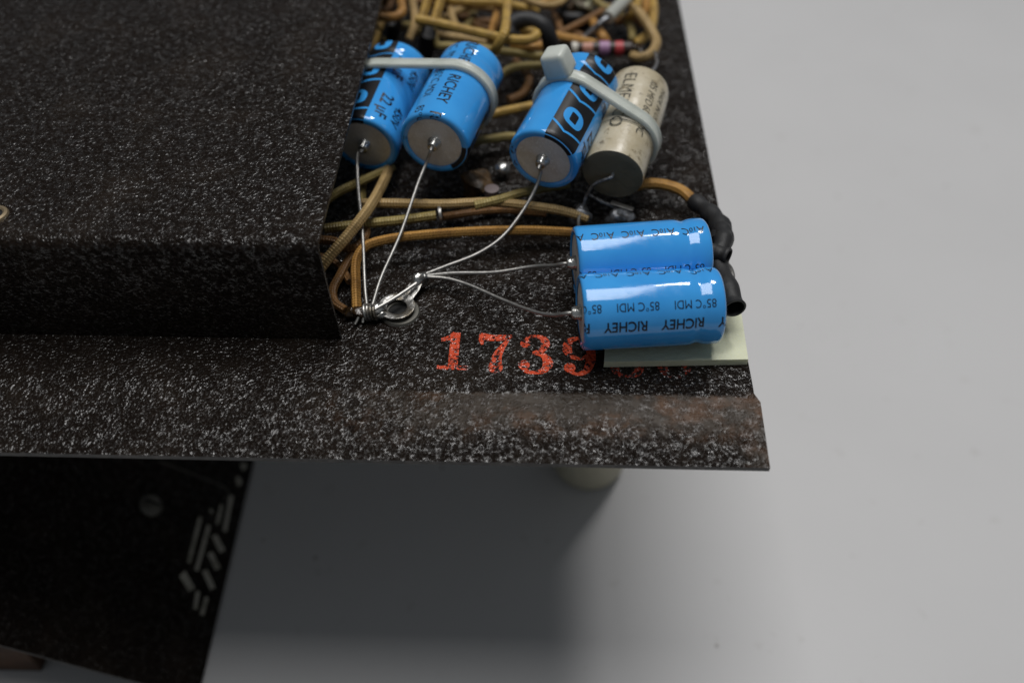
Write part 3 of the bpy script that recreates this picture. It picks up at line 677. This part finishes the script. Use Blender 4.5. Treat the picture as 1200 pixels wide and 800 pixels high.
wire('dark brown cloth wire looping down to the flux at the ring lug', 'cloth_brown', [(430, 290, 2.4), (412, 300, 2.8), (399, 322, 2.6), (390, 340, 2), (392, 354, 1.6), (405, 364, 1.6)], 1.05)
wire('thin brown cloth wire against the edge of the cover opening', 'cloth_brown', [(360, 300, 2.0), (380, 302, 2.0), (398, 312, 2.0), (410, 330, 1.8)], .9)
G = 'wires in the tangle behind the capacitors'
LB = None
wire('thick yellow cloth wire crossing the tangle and bending into the black sleeve loop', 'cloth_yellow', [(489, 23, 18), (512, 27, 18.5), (545, 35, 18.5), (585, 44, 18), (604, 47, 18), (622, 46, 18), (629, 41, 18.5), (622, 36, 18.5), (612, 35, 18)], 1.35)
wire(LB, 'cloth_yellow', [(494, 26, 16), (500, 4, 16), (506, -25, 15)], 1.35, G)
wire(LB, 'cloth_yellow', [(509, 26, 16), (516, 2, 16), (524, -25, 15)], 1.35, G)
wire('orange cloth wire hooked like a U just right of the cover', 'cloth_orange', [(430, 18, 14), (446, 20, 14), (463, 20, 14), (471, 14, 14), (469, 0, 14), (466, -25, 13)], 1.35)
wire('yellow cloth wire going down between the cover and the half hidden capacitor', 'cloth_yellow', [(449, 18, 9), (444, 34, 10), (436, 56, 10), (428, 80, 8), (420, 100, 5)], 1.2)
wire('yellow cloth wire crossing over the thick one and dropping beside the lettered capacitor', 'cloth_yellow', [(598, -25, 21), (595, 0, 21), (593, 28, 21.2), (590, 41, 21), (583, 54, 18), (574, 66, 12)], 1.35)
wire(LB, 'cloth_yellow', [(505, -4, 12), (540, 2, 12), (585, 4, 12), (612, 9, 11), (628, 14, 8)], 1.35, G)
wire(LB, 'cloth_tan', [(515, 26, 7), (525, 19, 9), (541, 11, 10), (560, 8, 9), (580, 10, 7)], 1.2, G)
wire(LB, 'cloth_orange', [(574, 46, 8), (578, 32, 9), (583, 15, 9), (586, -10, 8)], 1.25, G)
wire(LB, 'cloth_olive', [(560, 56, 7), (587, 60, 8), (610, 63, 8), (640, 67, 7), (665, 70, 5)], 1.2, G)
wire(LB, 'cloth_olive', [(578, 98, 3), (591, 85, 5), (604, 79, 6), (628, 77, 6), (655, 79, 4)], 1.2, G)
wire(LB, 'cloth_olive', [(508, 28, 7), (509, 44, 8), (513, 53, 8), (530, 54, 8), (560, 57, 6)], 1.15, G)
wire(LB, 'cloth_tan', [(504, 40, 6), (530, 43, 7), (560, 48, 6), (578, 52, 5)], 1.2, G)
wire(LB, 'cloth_tan', [(480, -10, 8), (485, 10, 10), (486, 30, 9), (480, 46, 6)], 1.3, G)
wire(LB, 'cloth_brown', [(440, 4, 6), (470, 0, 8), (510, 6, 8), (545, 22, 6), (575, 26, 4)], 1.2, G)
wire(LB, 'cloth_orange', [(610, 10, 6), (640, 2, 8), (670, -6, 8), (700, -16, 7)], 1.2, G)
wire(LB, 'cloth_brown', [(630, 52, 4), (655, 40, 6), (690, 22, 6), (715, 8, 5)], 1.1, G)
wire(LB, 'cloth_brown', [(724, 26, 4), (735, 22, 6), (748, 24, 5), (752, 32, 3)], 1.3, G)
for mt, pts in (('cloth_olive', [(452, 50, 4), (462, 36, 6), (476, 30, 7), (492, 38, 6), (500, 52, 4)]), ('cloth_brown', [(455, -15, 10), (458, 6, 11), (452, 14, 10), (440, 12, 8)]),
    ('cloth_tan', [(530, -12, 9), (528, 6, 10), (531, 24, 9), (540, 44, 6)]), ('cloth_brown', [(548, 20, 4), (560, 30, 5), (572, 34, 4), (590, 30, 3)]),
    ('cloth_olive', [(545, -14, 5), (556, 4, 6), (552, 22, 6), (544, 36, 5)]), ('cloth_tan', [(606, -16, 12), (616, -2, 13), (634, 6, 12), (655, 4, 9), (668, -10, 8)]),
    ('cloth_orange', [(600, 52, 9), (622, 55, 10), (640, 53, 8)]), ('cloth_brown', [(604, 72, 3), (620, 90, 3), (612, 110, 3), (596, 118, 3)]),
    ('cloth_olive', [(690, -12, 5), (704, 6, 6), (722, 14, 6), (738, 30, 5), (742, 48, 4)]), ('cloth_yellow', [(742, -16, 12), (748, 0, 12), (744, 14, 10), (736, 20, 7)]),
    ('cloth_brown', [(650, 14, 3), (662, 40, 4), (680, 42, 4), (692, 60, 3)])):
    wire(None, mt, pts, 1.2)
for lab, pts, r_ in (('black tubular part upright between the strapped blue capacitors and the yellow wires', [(498, 66, 3), (500, 50, 8), (502, 38, 12)], 2.4), ('black insulated stub near the U shaped orange wire', [(458, 46, 4), (462, 34, 9), (464, 28, 11)], 2.0),
    ('black insulated stub between the resistor and the grommet', [(660, 62, 3), (684, 66, 4), (700, 70, 4)], 2.2)):
    m = MB(); tube(m, [P(*q) for q in pts], r_, 14); tag(m.build('insulated_stub', 'black_sleeving', origin=P(*pts[0])), lab, 'component')
wire('yellow cloth wire passing low between the two upright rows of strapped capacitors', 'cloth_yellow', [(560, 140, 4), (585, 132, 6), (608, 127, 6), (640, 121, 4)], 1.25)
wire('olive cloth wire low in the gap below the lettered capacitor', 'cloth_olive', [(545, 168, 3), (575, 163, 4), (600, 160, 4), (630, 166, 2.5)], 1.15)
wire('tan cloth wire looping round the resistor end near the plate edge', 'cloth_tan', [(722, -18, 8), (738, 3, 10), (753, 20, 11), (763, 35, 11), (769, 50, 9.5), (763, 63, 8), (751, 68, 6.5), (742, 66, 5)], 1.45)
wire('yellow cloth wire inside the tan loop, ending at the resistor joint', 'cloth_yellow', [(760, -20, 6), (765, 2, 7), (766, 17, 7.5), (763, 33, 7), (755, 44, 6.5), (745, 52, 5.5)], 1.4)
wire('orange cloth wire at the top of the tan loop near the plate edge', 'cloth_orange', [(757, -22, 8), (757, 0, 9), (756, 14, 7), (750, 28, 4)], 1.3)
wire('short orange cloth wire dropping onto the striped resistor', 'cloth_orange', [(692, 22, 4), (700, 34, 7), (708, 45, 8), (712, 52, 6)], 1.4)
wire('orange cloth wire running behind the locking head to the striped resistor', 'cloth_orange', [(640, 40, 6), (665, 45, 8), (690, 50, 7.5), (706, 55, 5)], 1.35)
sw = thing('cloth_wire', 'golden cloth wire leaving the cream capacitor into lumpy black heat shrink', 'wire', P(800, 230, 1))
m = MB(); tube(m, [P(*q) for q in ((735, 222, 4), (752, 216, 5), (775, 216, 5), (798, 223, 5), (813, 236, 5), (822, 246, 5))], 1.35, 12, jitter=.03); m.build('insulation', 'cloth_orange', sw)
m = MB(); tube(m, [P(*q) for q in ((812, 235, 5), (826, 245, 5.5), (840, 259, 6.5), (846, 272, 7.5), (844, 286, 8.2))], lambda k: 1.9+.9*k+.22*math.sin(k*23), 18); m.build('heat_shrink', 'black_sleeving', sw)
m = MB(); tube(m, [P(*q) for q in ((841, 300, 9), (847, 285, 10), (846, 268, 8.5))], lambda k: 2.1+.15*math.sin(k*17), 16); m.build('heat_shrink', 'black_sleeving', sw)

def sleeve_tube(label, pts, r):
    root = thing('insulating_sleeve', label, 'sleeve', P(*pts[-1]))
    path = spline([P(*q) for q in pts]); T_, N_ = frames(path); m = MB()
    tube(m, path, r, 20, raw=True, cap=False)
    d = (path[-1]-path[-2]).normalized(); e1 = d.orthogonal().normalized(); e2 = d.cross(e1); rr = r(1) if callable(r) else r
    lathe(m, [(rr, 0), (rr*.93, .18), (rr*.80, .1), (rr*.76, -.6), (rr*.74, -3.0), (0, -3.0)], path[-1], d, e1, e2, 20); m.uv = None
    m.build('tube', 'black_sleeving', root); return root
rE = eN+(eF-eN).normalized()*CL; rF = fN+(fF-fN).normalized()*CL
sleeve_tube('short black sleeve end poking out beyond the capacitor lying behind', [(826, 296, 11), (838, 296, 11), (848, 299, 11.0), (853, 301, 11.0)], lambda k: 1.9+.2*math.sin(k*9))
sleeve_tube('black sleeve with open end drooping past the capacitor on the foam pad', [(838, 306, 8), (846, 322, 9), (854, 342, 9.6), (859, 356, 9.6), (861, 361, 9.6)], lambda k: 2.15+.25*k+.22*math.sin(k*13))
m = MB(); tube(m, [P(846, 305, 6), P(856, 314, 7.5), (P(859, 325, 7.5)), P(856, 336, 6)], .5, 8)
tag(m.build('bare_wire', 'tinned_wire', origin=P(856, 336, 6)), 'short bare wire bent between the two black sleeves', 'wire')

# ------------------------------------------------------------------ foam pad
pad = [P(708, 424, 1.7), P(877, 421, 1.7), P(868, 362, 1.7), P(712, 362, 1.7)]
m = MB(); n = 10
def padpt(i, j, z):
    a_ = pad[0].lerp(pad[1], i/n); b_ = pad[3].lerp(pad[2], i/n); q = a_.lerp(b_, j/n); q = V((q.x, q.y, z)); return q
tp = [padpt(i, j, 1.75+.75*(1-j/n)*0+.05*math.sin(i*1.7)*math.sin(j*2.1)) for j in range(n+1) for i in range(n+1)]; bt = [padpt(i, j, .05) for j in range(n+1) for i in range(n+1)]
k = n+1; N2 = k*k
m.add(tp+bt, [(j*k+i, j*k+i+1, (j+1)*k+i+1, (j+1)*k+i) for j in range(n) for i in range(n)]+[(N2+j*k+i, N2+(j+1)*k+i, N2+(j+1)*k+i+1, N2+j*k+i+1) for j in range(n) for i in range(n)]
  +[(i, N2+i, N2+i+1, i+1) for i in range(n)]+[(n*k+i, n*k+i+1, N2+n*k+i+1, N2+n*k+i) for i in range(n)]+[(j*k, (j+1)*k, N2+(j+1)*k, N2+j*k) for j in range(n)]+[(j*k+n, N2+j*k+n, N2+(j+1)*k+n, (j+1)*k+n) for j in range(n)])
tag(m.build('foam_pad', 'foam', origin=P(790, 395, 0)), 'pale greenish cream foam pad under the sideways blue capacitors', 'foam pad')

# ------------------------------------------------------------------ small parts on the plate
sj = thing('solder_joint', 'grey solder joint with pale wire tip below the cream capacitor', 'solder joint', P(680, 262, 0))
m = MB(); blob(m, P(680, 256, 2.6), 2.6, 2.2, 3.0, .2); m.build('solder_lump', 'dull_solder', sj)
m = MB(); tube(m, [P(680, 250, 5), P(678, 257, 4.5), P(678, 266, 3.2)], .4, 8); m.build('wire_tip', 'tinned_wire', sj)
sj = thing('solder_joint', 'dark bluish solder joint with bright tab behind the sideways capacitors', 'solder joint', P(728, 262, 0))
m = MB(); blob(m, P(727, 257, 2.4), 3.2, 2.0, 2.6, .2); m.build('solder_lump', 'dull_solder', sj)
m = MB(); q0, q1 = P(716, 237, 5.2), P(742, 246, 4.4); d = (q1-q0).normalized(); e_ = V((0, 0, 1)).cross(d).normalized()
box(m, (q0+q1)/2, (q1-q0).length, 1.3, .5, (d, e_, d.cross(e_)), bev=.12); m.build('tab', 'tinned_wire', sj)
m = MB(); tube(m, [P(690, 228, 6), P(704, 236, 5), P(720, 243, 4), P(726, 252, 3)], .4, 8); m.build('wire_tip', 'dull_solder', sj)
scw = thing('screw', 'shiny slotted screw head beside the rim of the logo band capacitor', 'screw', P(588, 205, 0))
m = MB(); lathe(m, [(0, 4.2), (1.2, 4.0), (2.0, 3.2), (2.1, 2.4), (1.2, 2.3), (1.2, 0)], P(589, 207, 0), up, X1, Y1, 24); m.build('head', 'solder', scw)
m = MB(); blob(m, P(560, 214, 4), 3.6, 3.2, 3.6, .28); tag(m.build('wax_lump', 'fibre', origin=P(560, 222, 0)), 'crusty brown lump under the lettered blue capacitor', 'lump')
m = MB(); lathe(m, [(2.6, 0.02), (2.6, .5), (1.9, .7), (1.8, 6.4), (0, 6.6)], P(577, 245, 0), up, X1, Y1, 24)
tag(m.build('standoff', 'mauve_metal', origin=P(577, 245, 0)), 'mauve grey metal standoff post between the long straw wires', 'standoff')
res = thing('resistor', 'carbon resistor with pink, violet and red bands behind the cream capacitor', 'resistor', P(706, 66, 0))
r0, r1 = P(668, 57, 6.0), P(741, 57, 6.0); d = (r1-r0).normalized(); e_ = d.cross(up).normalized(); L = (r1-r0).length; f_ = d.cross(e_)
m = MB(); lathe(m, [(0, 0), (1.7, 0), (2.1, .4), (2.1, L-.4), (1.7, L), (0, L)], r0, d, e_, f_, 32); bod = m.build('body', 'resistor_body', res)
for nm, s0, wd in (('band_white', .03, .09), ('band_pink', .20, .16), ('band_violet', .47, .16), ('band_red', .72, .13)):
    m = MB(); lathe(m, [(2.1, s0*L), (2.15, s0*L+.05), (2.15, (s0+wd)*L-.05), (2.1, (s0+wd)*L)], r0, d, e_, f_, 32); m.build('colour_band', nm, bod)
m = MB(); tube(m, [r1, r1+d*2, P(752, 62, 5.2)], .42, 8); m.build('lead', 'tinned_wire', res)
m = MB(); blob(m, P(744, 60, 4.6), 2.2, 2.0, 2.2, .25); m.build('joint_lump', 'flux', res)
m = MB(); q0, q1 = P(712, 21, 12), P(733, 0, 12.5); d = (q1-q0); tube(m, [q0, q0+d*.5, q1, q1+d*.6], 2.0, 16)
tag(m.build('glass_sleeve', 'clear_sleeve', origin=q0), 'cloudy grey sleeve slanting up above the resistor', 'sleeve')
m = MB(); tube(m, [P(676, 52, 5), P(690, 40, 8), P(703, 28, 11), P(712, 21, 12)], .9, 10); tag(m.build('bare_wire', 'dull_solder', origin=P(676, 52, 4)), 'dull grey wire rising from the resistor into the cloudy sleeve', 'wire')
m = MB(); tube(m, [P(*q) for q in ((596, 44, 18), (596, 31, 19.5), (608, 24, 20.5), (624, 24, 20.5), (637, 31, 19.5), (643, 42, 17), (646, 56, 13))], 2.3, 16)
tag(m.build('rubber_sleeve', 'black_sleeving', origin=P(596, 46, 15)), 'thick matte black sleeve arching over the bent yellow wire', 'sleeve')
# grommet
gr = P(671, 26, 0); m = MB()
lathe(m, [(3.2, .3), (3.0, 2.5), (3.3, 4.6), (4.4, 5.4), (5.8, 5.0), (6.4, 3.6), (6.2, 1.4), (5.6, .02)], gr, up, X1, Y1, 40); tag(m.build('rubber_grommet', 'rubber', origin=gr), 'round black rubber grommet behind the locking head', 'grommet')
m = MB(); tube(m, [gr+V((0, 0, .2)), gr+V((-.4, -.5, 3)), gr+V((-1.2, -.6, 6.2))], 1.7, 12); tag(m.build('brown_post', 'fibre', origin=gr), 'brown post standing in the rubber grommet', 'post')
for q, rr, lab in (((620, 14, 6), 3.6, 'corroded greenish solder terminal beside the black sleeve loop'), ((686, 4, 7), 3.4, 'corroded greenish solder terminal beside the cloudy sleeve')):
    stt = thing('solder_terminal', lab, 'terminal', P(q[0], q[1], 0)); base = P(q[0], q[1], 0); c = P(*q)
    m = MB(); tube(m, [V((c.x, c.y, .02)), V((c.x, c.y, 3)), c], 1.3, 10); m.build('post', 'green_corroded', stt)
    m = MB(); blob(m, c, rr, rr*.8, rr*.7, .3); m.build('solder_lump', 'green_corroded', stt)

for o in bpy.data.objects:
    if '_o' in o: del o['_o']
